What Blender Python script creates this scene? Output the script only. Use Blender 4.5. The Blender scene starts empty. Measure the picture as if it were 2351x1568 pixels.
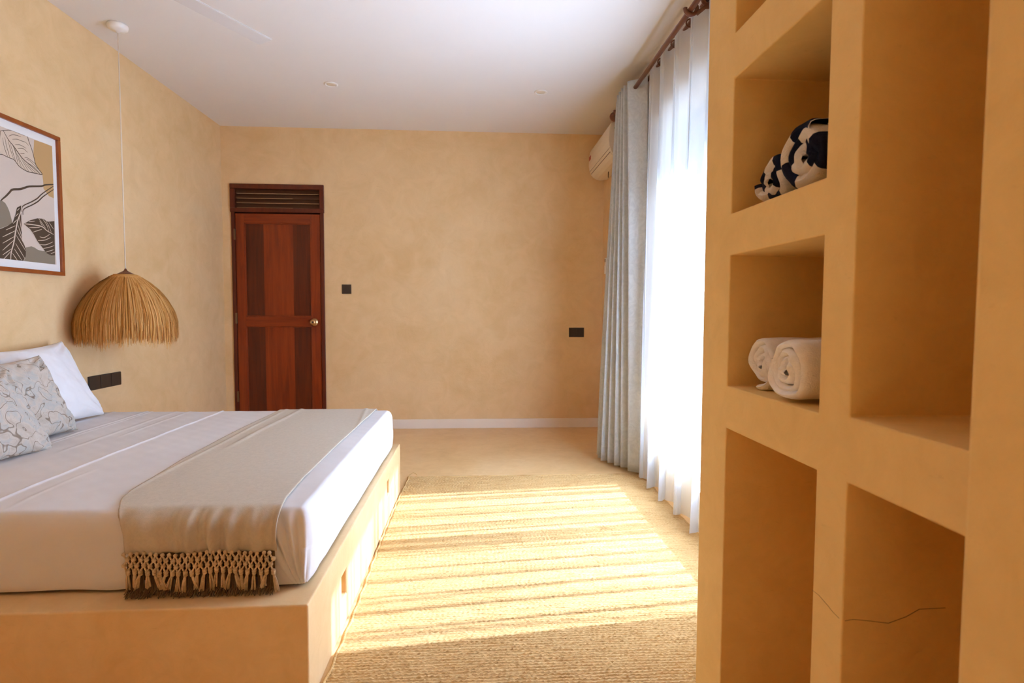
import bpy, bmesh, math, random
import numpy as np
from mathutils import Vector, Matrix
from mathutils.geometry import tessellate_polygon
random.seed(7); rng = np.random.default_rng(7)
SC = bpy.context.scene
COL = SC.collection
PI = math.pi

# ------------------------------------------------------------------ camera, sky, sun, exposure
YAW, PITCH, ROLL, CAM_H, FPX = .0635, .05291, .003776, 1.134, 1307.2
fw = Vector((math.sin(YAW)*math.cos(PITCH), math.cos(YAW)*math.cos(PITCH), -math.sin(PITCH)))
r0 = Vector((math.cos(YAW), -math.sin(YAW), 0)); u0 = r0.cross(fw)
cr = r0*math.cos(ROLL) + u0*math.sin(ROLL); cu = -r0*math.sin(ROLL) + u0*math.cos(ROLL)
cam = bpy.data.cameras.new('camera'); camo = bpy.data.objects.new('camera', cam); COL.objects.link(camo)
cam.sensor_width = 36; cam.lens = FPX/2351*36; cam.clip_start = .02
camo.matrix_world = Matrix(((cr.x, cu.x, -fw.x, 0), (cr.y, cu.y, -fw.y, 0), (cr.z, cu.z, -fw.z, CAM_H), (0, 0, 0, 1)))
cam.dof.use_dof = True; cam.dof.focus_distance = 2.3; cam.dof.aperture_fstop = 5.0
SC.camera = camo

W = bpy.data.worlds.new('sky'); SC.world = W; W.use_nodes = True
bg = W.node_tree.nodes['Background']; bg.inputs[0].default_value = (.60, .82, 1.18, 1); bg.inputs[1].default_value = 1.3
SUN_TAN, SUN_SLOPE = 1.05, .117
sun = bpy.data.lights.new('sun', 'SUN'); suno = bpy.data.objects.new('sun', sun); COL.objects.link(suno)
sun.energy = 80; sun.angle = .0093; sun.color = (.78, .915, 1.26)
sdir = Vector((-1, -SUN_SLOPE, -SUN_TAN*math.hypot(1, SUN_SLOPE))).normalized()
suno.rotation_euler = sdir.to_track_quat('-Z', 'Y').to_euler(); suno.location = (6, 4, 7)
SC.view_settings.view_transform = 'Standard'; SC.view_settings.look = 'None'
SC.view_settings.gamma = 1; SC.view_settings.use_curve_mapping = False
SC.view_settings.exposure = 0.70
cy = SC.cycles
cy.max_bounces = 14; cy.diffuse_bounces = 10; cy.glossy_bounces = 4; cy.transmission_bounces = 8; cy.transparent_max_bounces = 24
cy.sample_clamp_indirect = 8; cy.caustics_reflective = False; cy.caustics_refractive = False
cy.use_denoising = True

# ------------------------------------------------------------------ materials
class NT:
    def __init__(s, name, rough=.8, spec=.3):
        s.m = bpy.data.materials.new(name); s.m.use_nodes = True
        s.t = s.m.node_tree; s.b = s.t.nodes['Principled BSDF']; s.out = s.t.nodes['Material Output']
        s.b.inputs['Roughness'].default_value = rough
        s.b.inputs['Specular IOR Level'].default_value = spec
    def n(s, typ, **kw):
        nd = s.t.nodes.new(typ)
        for k, v in kw.items():
            if k[0] == '_': setattr(nd, k[1:], v)
        for k, v in kw.items():
            if k[0] != '_':
                key = int(k[1:]) if k[0] == 'i' and k[1:].isdigit() else k.replace('9', ' ')
                if hasattr(v, 'is_output') or isinstance(v, bpy.types.NodeSocket): s.t.links.new(v, nd.inputs[key])
                else: nd.inputs[key].default_value = v
        return nd
    def link(s, a, b): s.t.links.new(a, b)
    def coord(s, scale=(1, 1, 1), rot=(0, 0, 0), kind='Object'):
        c = s.n('ShaderNodeTexCoord'); mp = s.n('ShaderNodeMapping', Vector=c.outputs[kind], Scale=scale, Rotation=rot)
        return mp.outputs[0]
    def noise(s, vec, scale, detail=4, rough=.55, dist=0):
        return s.n('ShaderNodeTexNoise', Vector=vec, Scale=scale, Detail=detail, Roughness=rough, Distortion=dist).outputs['Fac']
    def ramp(s, fac, stops):
        r = s.n('ShaderNodeValToRGB', i0=fac); e = r.color_ramp.elements
        while len(e) < len(stops): e.new(.5)
        for q, (p, c) in zip(e, stops): q.position = p; q.color = (*c, 1) if len(c) == 3 else c
        return r.outputs[0]
    def mix(s, fac, a, b, mode='MIX'):
        m = s.n('ShaderNodeMix', _data_type='RGBA', _blend_type=mode)
        for i, v in ((0, fac), (6, a), (7, b)):
            if isinstance(v, bpy.types.NodeSocket): s.link(v, m.inputs[i])
            else: m.inputs[i].default_value = v if i == 0 else (*v, 1)[:4]
        return m.outputs[2]
    def math(s, op, a, b=0.0, c=0.0):
        m = s.n('ShaderNodeMath', _operation=op, i0=a, i1=b, i2=c); return m.outputs[0]
    def color(s, c):
        if isinstance(c, bpy.types.NodeSocket): s.link(c, s.b.inputs['Base Color'])
        else: s.b.inputs['Base Color'].default_value = (*c, 1)
    def bump(s, h, strength=.3, dist=.01):
        b = s.n('ShaderNodeBump', Height=h, Strength=strength, Distance=dist); s.link(b.outputs[0], s.b.inputs['Normal'])

def plaster(name, ca, cb, cc, scale=1.0, rough=.75, spec=.25, bstr=.25):
    t = NT(name, rough, spec); v = t.coord()
    n1 = t.noise(v, 1.3*scale, 6, .62, .6); n2 = t.noise(v, 5.5*scale, 7, .65, 1.2)
    c = t.ramp(n1, [(.3, ca), (.5, cb), (.72, cc)])
    c2 = t.ramp(n2, [(.3, tuple(x*.86 for x in ca)), (.7, tuple(min(1, x*1.08) for x in cc))])
    c = t.mix(.28, c, c2)
    v2 = t.coord((3, 3, 14)); n3 = t.noise(v2, 3*scale, 5, .7, 2)
    c = t.mix(t.ramp(n3, [(.62, (0, 0, 0)), (.72, (.35, .35, .35))]), c, tuple(x*.8 for x in ca))
    t.color(c)
    h = t.math('ADD', t.noise(v, 9, 6, .6), t.math('MULTIPLY', t.noise(v, 90, 3), .25))
    t.bump(h, bstr, .012)
    return t.m

PL_A, PL_B, PL_C = (.70, .47, .22), (.75, .53, .28), (.78, .575, .33)
M = {}
M['wall'] = plaster('sand_plaster', PL_A, PL_B, PL_C)
M['shelf'] = plaster('shelf_plaster', (.745, .485, .165), (.775, .515, .19), (.795, .545, .215), 1.6, bstr=.15)
M['base'] = plaster('bed_plinth_plaster', (.72, .48, .225), (.76, .53, .27), (.79, .58, .33), 2.0, rough=.5, bstr=.1)
M['floor'] = plaster('polished_cement', (.72, .455, .19), (.79, .53, .25), (.83, .60, .32), 1.5, rough=.38, spec=.4, bstr=.05)
M['outside'] = plaster('terrace_stone', (.10, .10, .095), (.12, .12, .115), (.15, .15, .14), 2.0)

def simple(name, c, rough=.6, spec=.4, metal=0, nz=0, nscale=30, bstr=0):
    t = NT(name, rough, spec); t.b.inputs['Metallic'].default_value = metal
    if nz:
        n = t.noise(t.coord(), nscale, 5)
        t.color(t.mix(n, tuple(x*(1-nz) for x in c), tuple(min(1, x*(1+nz)) for x in c)))
        if bstr: t.bump(n, bstr, .004)
    else: t.color(c)
    return t.m
M['ceiling'] = simple('ceiling_paint', (.76, .735, .70), .9, .2, nz=.02, nscale=3)
M['skirting'] = simple('skirting_paint', (.78, .70, .60), .5, .4, nz=.03, nscale=8)
M['white_plastic'] = simple('white_plastic', (.80, .77, .72), .4, .5, nz=.01, nscale=5)
M['dark_plastic'] = simple('dark_brown_plastic', (.035, .022, .014), .45, .5, nz=.1, nscale=60)
M['cord'] = simple('pale_cord', (.78, .70, .58), .7)
M['seam'] = simple('dark_seam', (.12, .07, .04), .8)
M['ac_plastic'] = simple('shaded_cream_plastic', (.72, .63, .50), .45, .4)  # cream tone puts the shade on the casing into its colour
M['fan_paint'] = simple('fan_paint', (.60, .565, .53), .6)
M['crack'] = simple('crack_line', (.22, .12, .05), .9)
M['yarn_dark'] = simple('yarn_gap_shade', (.17, .11, .055), .95, .1, nz=.3, nscale=90)  # darker copy of the yarn, painting the shaded gaps behind the knots
M['shade_inner'] = simple('shade_inner_darkened', (.26, .13, .035), .95, .1)  # lining darkened to paint the shade between the grass strands
M['louver_edge'] = simple('worn_louver_edge', (.42, .26, .13), .7)
M['brass'] = simple('antique_brass', (.62, .42, .20), .28, .5, 1, nz=.1, nscale=40)
M['steel'] = simple('brushed_steel', (.22, .15, .10), .35, .5, 1)
M['sticker'] = simple('sticker_red', (.45, .05, .03), .5)
M['led'] = simple('sticker_green', (.05, .35, .06), .5)
M['downlight'] = simple('downlight_lens', (.72, .62, .48), .4, .5)
M['frame_alu'] = simple('window_frame_paint', (.10, .06, .04), .5)
M['mount'] = simple('mount_board', (.74, .73, .70), .8)
M['paper'] = simple('print_paper', (.60, .50, .41), .8, nz=.05, nscale=6)
M['ink_dark'] = simple('print_ink_brown', (.075, .045, .022), .8)
M['ink_tan'] = simple('print_ink_tan', (.50, .31, .13), .8)
M['ink_grey'] = simple('print_ink_grey', (.24, .195, .135), .8)
M['ink_peach'] = simple('print_ink_peach', (.62, .50, .38), .8)

def wood(name, ca, cb, cc, stretch=(14, 14, .9), rough=.35, spec=.45):
    t = NT(name, rough, spec)
    oi = t.n('ShaderNodeObjectInfo'); c = t.n('ShaderNodeTexCoord')
    off = t.n('ShaderNodeVectorMath', _operation='SCALE', i0=(7.1, 3.3, 5.7)); t.link(oi.outputs['Random'], off.inputs['Scale'])
    ad = t.n('ShaderNodeVectorMath', _operation='ADD', i0=c.outputs['Object'], i1=off.outputs[0])
    mp = t.n('ShaderNodeMapping', Vector=ad.outputs[0], Scale=stretch)
    n = t.noise(mp.outputs[0], 1.6, 8, .6, .8); n2 = t.noise(mp.outputs[0], 9, 4, .7, .3)
    col = t.ramp(n, [(.28, ca), (.5, cb), (.75, cc)])
    t.color(t.mix(t.math('MULTIPLY', n2, .45), col, tuple(x*.55 for x in ca)))
    t.bump(n2, .08, .002)
    return t.m
M['wood_red'] = wood('red_hardwood', (.17, .020, .003), (.27, .036, .004), (.35, .056, .007))
M['wood_red_h'] = wood('red_hardwood_rail', (.17, .020, .003), (.25, .033, .004), (.33, .052, .007), (.9, 14, 14))
M['wood_dark'] = wood('dark_hardwood', (.060, .009, .002), (.115, .016, .003), (.18, .027, .004))
M['wood_frame'] = wood('frame_hardwood', (.075, .011, .003), (.115, .016, .004), (.16, .026, .006))
M['louver'] = wood('weathered_louver', (.07, .026, .010), (.11, .042, .016), (.16, .066, .026), (.9, 14, 14), .5)
M['rod'] = wood('rod_wood', (.10, .028, .010), (.17, .05, .018), (.24, .08, .03), (12, 1, 12))
M['pict_frame'] = wood('picture_frame_wood', (.24, .055, .010), (.33, .08, .013), (.40, .11, .02), (6, 6, 6))

def sheer_mat():
    t = NT('sheer_voile'); t.t.nodes.remove(t.b)
    g = t.n('ShaderNodeNewGeometry')
    d = t.n('ShaderNodeVectorMath', _operation='DOT_PRODUCT', i0=g.outputs['Incoming'], i1=g.outputs['Normal'])
    c = t.math('MAXIMUM', t.math('ABSOLUTE', d.outputs['Value']), .06)
    w = t.noise(t.coord((1, 60, 4)), 6, 3)
    t0 = t.math('ADD', .125, t.math('MULTIPLY', w, .10))
    tr = t.math('POWER', t0, t.math('DIVIDE', 1.0, c))
    tl = t.n('ShaderNodeBsdfTranslucent', Color=(.82, .86, .90, 1)); df = t.n('ShaderNodeBsdfDiffuse', Color=(.74, .76, .79, 1))
    mx = t.n('ShaderNodeMixShader', i0=.42, i1=tl.outputs[0], i2=df.outputs[0])
    tp = t.n('ShaderNodeBsdfTransparent')
    m2 = t.n('ShaderNodeMixShader', i0=tr, i1=mx.outputs[0], i2=tp.outputs[0])
    t.link(m2.outputs[0], t.out.inputs[0]); return t.m
M['sheer'] = sheer_mat()

def glass_mat():
    t = NT('window_glass'); t.t.nodes.remove(t.b)
    m = t.n('ShaderNodeMixShader', i0=.05, i1=t.n('ShaderNodeBsdfTransparent', Color=(.96, .98, .97, 1)).outputs[0], i2=t.n('ShaderNodeBsdfGlossy', Roughness=.02).outputs[0])
    t.link(m.outputs[0], t.out.inputs[0]); return t.m
M['glass'] = glass_mat()

def fabric(name, ca, cb, scale=8, trans=0.0, tint=(.8, .8, .8), weave=(900, 900, 900), bstr=.15, dist=1.0, sheen=.1):
    t = NT(name, .95, .1); v = t.coord()
    n = t.noise(v, scale, 6, .6, dist); col = t.ramp(n, [(.38, ca), (.62, cb)]); t.color(col)
    wv = t.noise(t.coord(weave), 1, 2)
    h = t.math('ADD', wv, t.math('MULTIPLY', n, .6)); t.bump(h, bstr, .003)
    t.b.inputs['Sheen Weight'].default_value = sheen
    if trans:
        tl = t.n('ShaderNodeBsdfTranslucent', Color=(*tint, 1)); m = t.n('ShaderNodeMixShader', i0=trans, i1=t.b.outputs[0], i2=tl.outputs[0])
        t.link(m.outputs[0], t.out.inputs[0])
    return t.m
M['drape'] = fabric('damask_drape', (.60, .595, .56), (.74, .735, .70), 16, .34, (.70, .77, .82), dist=2.5)
M['sheet'] = fabric('white_sheet', (.70, .68, .675), (.735, .715, .71), 3, bstr=.06, sheen=0)
M['pillow'] = fabric('white_pillowcase', (.76, .755, .76), (.80, .795, .80), 4, bstr=.06)
M['throw'] = fabric('oatmeal_wool', (.53, .46, .355), (.575, .50, .39), 60, bstr=.25, weave=(500, 500, 500))
M['yarn'] = fabric('oatmeal_yarn', (.52, .38, .22), (.68, .53, .34), 60, bstr=.3)
M['towel'] = fabric('white_terry', (.80, .75, .68), (.86, .81, .74), 40, bstr=.5, weave=(350, 350, 350))

def cushion_mat():
    t = NT('marbled_cushion', .9, .15); v = t.coord()
    n = t.noise(v, 9, 3, .5, 1.6)
    w = t.n('ShaderNodeTexWave', Vector=v, Scale=5.5, Distortion=19, Detail=2.2, _wave_type='BANDS')
    w.inputs['Detail Scale'].default_value = 1.6
    base = t.ramp(n, [(.3, (.48, .41, .335)), (.45, (.57, .50, .42)), (.55, (.47, .46, .42)), (.72, (.62, .51, .41))])
    line = t.ramp(w.outputs['Fac'], [(.0, (.85, .85, .85)), (.05, (0, 0, 0)), (.5, (0, 0, 0)), (.53, (.6, .6, .6)), (.56, (0, 0, 0)), (.98, (0, 0, 0))])
    t.color(t.mix(line, base, (.21, .155, .11))); return t.m
M['cushion'] = cushion_mat()

def checks_mat():
    t = NT('navy_check_terry', .95, .1); a = t.n('ShaderNodeTexCoord')
    ck = t.n('ShaderNodeTexChecker', Vector=a.outputs['UV'], Color1=(.008, .009, .022, 1), Color2=(.66, .58, .47, 1), Scale=1.0)
    t.color(ck.outputs['Color']); t.bump(t.noise(t.coord((350, 350, 350)), 1, 2), .6, .004); return t.m
M['checks'] = checks_mat()

def jute_mat():
    t = NT('braided_jute', .95, .1)
    n = t.noise(t.coord((5, 74, 1)), 1.6, 5, .65); n2 = t.noise(t.coord((60, 200, 60)), 2, 3)
    c = t.ramp(n, [(.28, (.42, .23, .075)), (.45, (.59, .37, .15)), (.7, (.69, .465, .215))])
    c = t.mix(t.ramp(n2, [(.25, (.75, .75, .75)), (.42, (0, 0, 0))]), c, (.26, .125, .04))
    t.color(c); t.bump(n2, .35, .004); return t.m
M['jute'] = jute_mat()
def straw_mat():
    t = NT('dried_grass', .8, .2)
    g = t.n('ShaderNodeNewGeometry')
    c = t.ramp(g.outputs['Random Per Island'], [(0, (.40, .155, .025)), (.45, (.66, .325, .08)), (1, (.84, .49, .18))])
    t.color(c)
    tl = t.n('ShaderNodeBsdfTranslucent', Color=(.6, .36, .14, 1)); m = t.n('ShaderNodeMixShader', i0=.2, i1=t.b.outputs[0], i2=tl.outputs[0])
    t.link(m.outputs[0], t.out.inputs[0]); return t.m
M['straw'] = straw_mat()

# ------------------------------------------------------------------ mesh helpers
def tag(o, label=None, cat=None, group=None, kind=None):
    if label: o['label'] = label
    if cat: o['category'] = cat
    if group: o['group'] = group
    if kind: o['kind'] = kind
    return o
def link(o, parent=None):
    COL.objects.link(o)
    if parent:
        o.parent = parent; o.matrix_parent_inverse = parent.matrix_world.inverted()
    return o
def empty(name, loc=(0, 0, 0)):
    o = bpy.data.objects.new(name, None); o.location = loc; o.empty_display_size = .05
    COL.objects.link(o); bpy.context.view_layer.update(); return o
def pyd(name, vs, fs, mat, parent=None, smooth=True):
    me = bpy.data.meshes.new(name); me.from_pydata([tuple(v) for v in vs], [], [tuple(f) for f in fs]); me.update()
    me.materials.append(mat)
    if smooth: me.polygons.foreach_set('use_smooth', [True]*len(me.polygons))
    return link(bpy.data.objects.new(name, me), parent)
def obj(name, bm, mat, parent=None, smooth=False, angle=None):
    me = bpy.data.meshes.new(name); bm.normal_update(); bm.to_mesh(me); bm.free(); me.materials.append(mat)
    if smooth: me.polygons.foreach_set('use_smooth', [True]*len(me.polygons))
    o = link(bpy.data.objects.new(name, me), parent); return o
def box(bm, x0, x1, y0, y1, z0, z1, bev=0, seg=2):
    vs = [bm.verts.new((x, y, z)) for x in (x0, x1) for y in (y0, y1) for z in (z0, z1)]
    fs = [bm.faces.new([vs[i] for i in f]) for f in ((0, 1, 3, 2), (4, 6, 7, 5), (0, 4, 5, 1), (2, 3, 7, 6), (0, 2, 6, 4), (1, 5, 7, 3))]
    if bev:
        es = {e for f in fs for e in f.edges}
        bmesh.ops.bevel(bm, geom=list(es), offset=bev, segments=seg, affect='EDGES', profile=.5)
    return bm
def boxo(name, mat, parent, *a, bev=0, seg=2):
    return obj(name, box(bmesh.new(), *a, bev=bev, seg=seg), mat, parent)
def tube(pts, rad, n=8, closed=False):
    """verts/faces of a tube through pts; rad scalar or list"""
    pts = [Vector(p) for p in pts]; N = len(pts); vs = []; fs = []; prev = None
    for i, p in enumerate(pts):
        if closed: d = pts[(i+1) % N]-pts[i-1]
        else: d = pts[min(i+1, N-1)]-pts[max(i-1, 0)]
        d = d.normalized() if d.length > 1e-9 else Vector((0, 0, 1))
        if prev is None: a = d.orthogonal().normalized()
        else: a = (prev-d*prev.dot(d)); a = a.normalized() if a.length > 1e-6 else d.orthogonal().normalized()
        prev = a; b = d.cross(a); r = rad[i] if hasattr(rad, '__len__') else rad
        for k in range(n):
            t = 2*PI*k/n; vs.append(p+(a*math.cos(t)+b*math.sin(t))*r)
    for i in range(N if closed else N-1):
        j = (i+1) % N
        for k in range(n): fs.append((i*n+k, i*n+(k+1) % n, j*n+(k+1) % n, j*n+k))
    if not closed: fs.append(tuple(range(n-1, -1, -1))); fs.append(tuple((N-1)*n+k for k in range(n)))
    return vs, fs
class MB:
    def __init__(s): s.v = []; s.f = []
    def add(s, vf):
        o = len(s.v); s.v += [tuple(p) for p in vf[0]]; s.f += [tuple(i+o for i in f) for f in vf[1]]; return s
    def build(s, name, mat, parent=None, smooth=True): return pyd(name, s.v, s.f, mat, parent, smooth)
def tubeo(name, mat, parent, pts, rad, n=8, closed=False):
    return MB().add(tube(pts, rad, n, closed)).build(name, mat, parent)
def lathe(profile, n=32, center=(0, 0, 0), axis='z'):
    vs = []; fs = []
    for r, h in profile:
        for k in range(n):
            t = 2*PI*k/n; a, b = r*math.cos(t), r*math.sin(t)
            p = {'z': (a, b, h), 'y': (a, h, b), 'x': (h, a, b)}[axis]
            vs.append((p[0]+center[0], p[1]+center[1], p[2]+center[2]))
    for i in range(len(profile)-1):
        for k in range(n): fs.append((i*n+k, i*n+(k+1) % n, (i+1)*n+(k+1) % n, (i+1)*n+k))
    fs.append(tuple(range(n))); fs.append(tuple((len(profile)-1)*n+k for k in range(n)))
    return vs, fs
def fixn(o):
    bm = bmesh.new(); bm.from_mesh(o.data); bmesh.ops.recalc_face_normals(bm, faces=bm.faces); bm.to_mesh(o.data); bm.free(); return o
def gridmesh(name, P, mat, parent=None, thick=0, uv=None):
    """P: array (nu, nv, 3)"""
    nu, nv = P.shape[:2]; idx = np.arange(nu*nv).reshape(nu, nv)
    F = np.stack([idx[:-1, :-1], idx[1:, :-1], idx[1:, 1:], idx[:-1, 1:]], -1).reshape(-1, 4)
    me = bpy.data.meshes.new(name); me.vertices.add(nu*nv); me.vertices.foreach_set('co', P.reshape(-1).astype('f'))
    me.loops.add(F.size); me.loops.foreach_set('vertex_index', F.reshape(-1).astype('i'))
    me.polygons.add(len(F)); me.polygons.foreach_set('loop_start', np.arange(0, F.size, 4).astype('i'))
    me.polygons.foreach_set('use_smooth', np.ones(len(F), bool)); me.update(calc_edges=True); me.validate()
    if uv is not None:
        l = me.uv_layers.new(name='UVMap'); l.data.foreach_set('uv', uv.reshape(-1, 2)[F.reshape(-1)].reshape(-1).astype('f'))
    me.materials.append(mat); o = link(bpy.data.objects.new(name, me), parent)
    if thick:
        m = o.modifiers.new('thickness', 'SOLIDIFY'); m.thickness = thick; m.offset = 0
    return o
def smoothbevel(o, w=.004, seg=2, ang=40):
    m = o.modifiers.new('bevel', 'BEVEL'); m.width = w; m.segments = seg; m.limit_method = 'ANGLE'; m.angle_limit = math.radians(ang)
    return o
def vnoise(x, y, seed=0, f=1.0):
    """cheap smooth 2D noise from sines"""
    r = np.random.default_rng(seed); s = 0
    for i in range(6):
        a = r.uniform(.6, 1.8)*f*(1+.5*i); th = r.uniform(0, 2*PI); ph = r.uniform(0, 2*PI)
        s = s+np.sin(a*(x*math.cos(th)+y*math.sin(th))+ph)/(1+.6*i)
    return s/2.6

# ------------------------------------------------------------------ room shell
L, R, D, H, REAR = -2.35, 1.23, 5.5, 2.83, -2.6
TH = .2
def struct(name, bm, mat): return tag(obj(name, bm, mat), kind='structure')
struct('floor', box(bmesh.new(), L-TH, R+TH, REAR-TH, D+TH, -.12, 0), M['floor'])
struct('ceiling', box(bmesh.new(), L-TH, R+TH, REAR-TH, D+TH, H, H+.12), M['ceiling'])
struct('wall_left', box(bmesh.new(), L-TH, L, REAR, D, 0, H), M['wall'])
struct('wall_rear', box(bmesh.new(), L-TH, R+TH, REAR-TH, REAR, 0, H), M['wall'])
DX0, DX1, DZ = -2.268, -1.424, 2.305
bm = bmesh.new()
box(bm, L-TH, DX0, D, D+TH, 0, H); box(bm, DX1, R+TH, D, D+TH, 0, H); box(bm, DX0, DX1, D, D+TH, DZ, H); box(bm, DX0, DX1, D+.1, D+TH, 0, DZ)
struct('wall_back', bm, M['wall'])
WY0, WY1, WZ0, WZ1 = 2.05, 3.686, .335, 2.36
V0, V1 = -1.45, -1.05     # opening for an added fill-light window, unseen behind the camera
bm = bmesh.new()
box(bm, R, R+TH, REAR, V0, 0, H); box(bm, R, R+TH, V1, WY0, 0, H); box(bm, R, R+TH, V0, V1, 0, WZ0); box(bm, R, R+TH, V0, V1, WZ1, H); box(bm, R, R+TH, WY1, D, 0, H); box(bm, R, R+TH, WY0, WY1, 0, WZ0); box(bm, R, R+TH, WY0, WY1, WZ1, H)
struct('wall_right', bm, M['wall'])
o = struct('baseboard_back', box(bmesh.new(), DX1, R, D-.014, D, 0, .09, .003), M['skirting'])
struct('baseboard_right', box(bmesh.new(), R-.014, R, 3.75, D-.014, 0, .09, .003), M['skirting'])
# roof slab outside, over the terrace: its edge sets the top of the sun patch
struct('roof_eave', box(bmesh.new(), R+TH, 2.0, REAR, D+TH, 2.80, 2.95), M['outside'])
struct('terrace_ground', box(bmesh.new(), R+TH, 14, -6, 14, -.3, -.15), M['outside'])

# window_1: two wooden sashes whose meeting stiles shade the middle of the rug
wn = tag(empty('window_1', (R+.1, (WY0+WY1)/2, WZ0)), kind='structure')
wx0, wx1 = R+.10, R+.14
f = .03
boxo('frame_head', M['frame_alu'], wn, wx0, wx1, WY0, WY1, WZ1-f, WZ1)
boxo('frame_sill', M['frame_alu'], wn, wx0, wx1, WY0, WY1, WZ0, WZ0+.012)
boxo('frame_jamb', M['frame_alu'], wn, wx0, wx1, WY0, WY0+.012, WZ0+.012, WZ1-f)
boxo('frame_jamb', M['frame_alu'], wn, wx0, wx1, WY1-.012, WY1, WZ0+.012, WZ1-f)
boxo('meeting_stile', M['frame_alu'], wn, wx0, wx1, 2.845, 2.895, WZ0+.012, WZ1-f)
boxo('meeting_stile', M['frame_alu'], wn, wx0, wx1, 2.925, 2.985, WZ0+.012, WZ1-f)
boxo('pane', M['glass'], wn, wx0+.015, wx0+.021, WY0+.012, 2.845, WZ0+.012, WZ1-f)
boxo('pane', M['glass'], wn, wx0+.015, wx0+.021, 2.985, WY1-.012, WZ0+.012, WZ1-f)
boxo('pane', M['glass'], wn, wx0+.015, wx0+.021, 2.895, 2.925, WZ0+.012, WZ1-f)

w2 = tag(empty('fill_window', (R+.1, (V0+V1)/2, WZ0)), kind='structure')  # added window, out of view, to let in fill light from behind
boxo('frame_head', M['frame_alu'], w2, wx0, wx1, V0, V1, WZ1-f, WZ1); boxo('frame_sill', M['frame_alu'], w2, wx0, wx1, V0, V1, WZ0, WZ0+.012)
boxo('frame_jamb', M['frame_alu'], w2, wx0, wx1, V0, V0+.03, WZ0+.012, WZ1-f); boxo('frame_jamb', M['frame_alu'], w2, wx0, wx1, V1-.03, V1, WZ0+.012, WZ1-f)
boxo('pane', M['glass'], w2, wx0+.015, wx0+.021, V0+.03, V1-.03, WZ0+.012, WZ1-f)

# door_1
dr = tag(empty('door_1', ((DX0+DX1)/2, D, 0)), 'closed red-brown wooden door with louvered transom in the back wall', None, kind='structure')
fy0, fy1 = D-.012, D+.10
boxo('door_jamb', M['wood_frame'], dr, DX0, DX0+.03, fy0, fy1, 0, 2.045, bev=.003)
boxo('door_jamb', M['wood_frame'], dr, DX1-.033, DX1, fy0, fy1, 0, 2.045, bev=.003)
tr = boxo('transom_frame', M['wood_frame'], dr, DX0-.006, DX1+.004, fy0-.006, fy1, DZ-.045, DZ, bev=.004)
bm = bmesh.new(); box(bm, DX0-.006, DX1+.004, fy0-.006, fy1, 2.045, 2.085, .004); box(bm, DX0-.006, DX0+.04, fy0-.006, fy1, 2.085, DZ-.045, .003); box(bm, DX1-.036, DX1+.004, fy0-.006, fy1, 2.085, DZ-.045, .003)
obj('transom_rail', bm, M['wood_frame'], dr)
boxo('transom_back', M['louver'], dr, DX0+.04, DX1-.036, D+.06, D+.08, 2.085, DZ-.045)
for i in range(4):
    z = 2.086+i*.0435; a = (DX0+.04, DX1-.036)
    vs = [(x, y, zz) for x in a for y, zz in ((D+.006, z), (D+.006, z+.006), (D+.034, z+.051), (D+.034, z+.045))]
    pyd('louver_slat', vs, [(0, 1, 2, 3), (7, 6, 5, 4), (0, 4, 5, 1), (1, 5, 6, 2), (2, 6, 7, 3), (3, 7, 4, 0)], M['louver'], dr, False)
    boxo('worn_edge', M['louver_edge'], dr, a[0]+.01, a[1]-random.choice([.01, .25, .02]), D+.0035, D+.0062, z+.001, z+.005)
lx0, lx1, ly0, ly1 = DX0+.033, DX1-.038, D+.004, D+.044
zt = 2.036
boxo('door_stile', M['wood_red'], dr, lx0, lx0+.078, ly0, ly1, .01, zt, bev=.003)
boxo('door_stile', M['wood_red'], dr, lx1-.088, lx1, ly0, ly1, .01, zt, bev=.003)
px0, px1 = lx0+.078, lx1-.088
for z0, z1 in ((1.95, zt), (.985, 1.075), (.01, .17)):
    boxo('door_rail', M['wood_red_h'], dr, px0, px1, ly0, ly1, z0, z1, bev=.003)
for z0, z1 in ((.17, .985), (1.075, 1.95)):
    for a, b, m in ((px0, px0+.17, 'wood_dark'), (px0+.17, px0+.44, 'wood_red'), (px0+.44, px1, 'wood_dark')):
        o = boxo('panel_board', M[m], dr, a, b, ly0+.016, ly1-.01, z0, z1)
    q = bmesh.new()
    box(q, px0, px0+.01, ly0+.004, ly0+.018, z0, z1, .003); box(q, px1-.01, px1, ly0+.004, ly0+.018, z0, z1, .003)
    box(q, px0, px1, ly0+.004, ly0+.018, z1-.01, z1, .003); box(q, px0, px1, ly0+.004, ly0+.018, z0, z0+.01, .003)
    obj('panel_bead', q, M['wood_red'], dr)
kn = fixn(MB().add(lathe([(.036, ly0-.001), (.036, ly0-.008), (.031, ly0-.013), (.012, ly0-.016), (.011, ly0-.03), (.02, ly0-.036), (.028, ly0-.048), (.027, ly0-.062), (.018, ly0-.07), (.0095, ly0-.0705), (.008, ly0-.066)], 28, (-1.525, 0, 1.025), 'y')).build('door_knob', M['brass'], dr))
fixn(MB().add(lathe([(.0075, ly0-.068), (.0075, ly0-.072), (.001, ly0-.072)], 14, (-1.525, 0, 1.025), 'y')).build('keyhole', M['dark_plastic'], kn))
for z in (1.84, 1.06, .32):
    boxo('door_hinge', M['steel'], dr, lx0-.012, lx0+.006, fy0-.004, fy0+.012, z-.05, z+.05, bev=.003)

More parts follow.
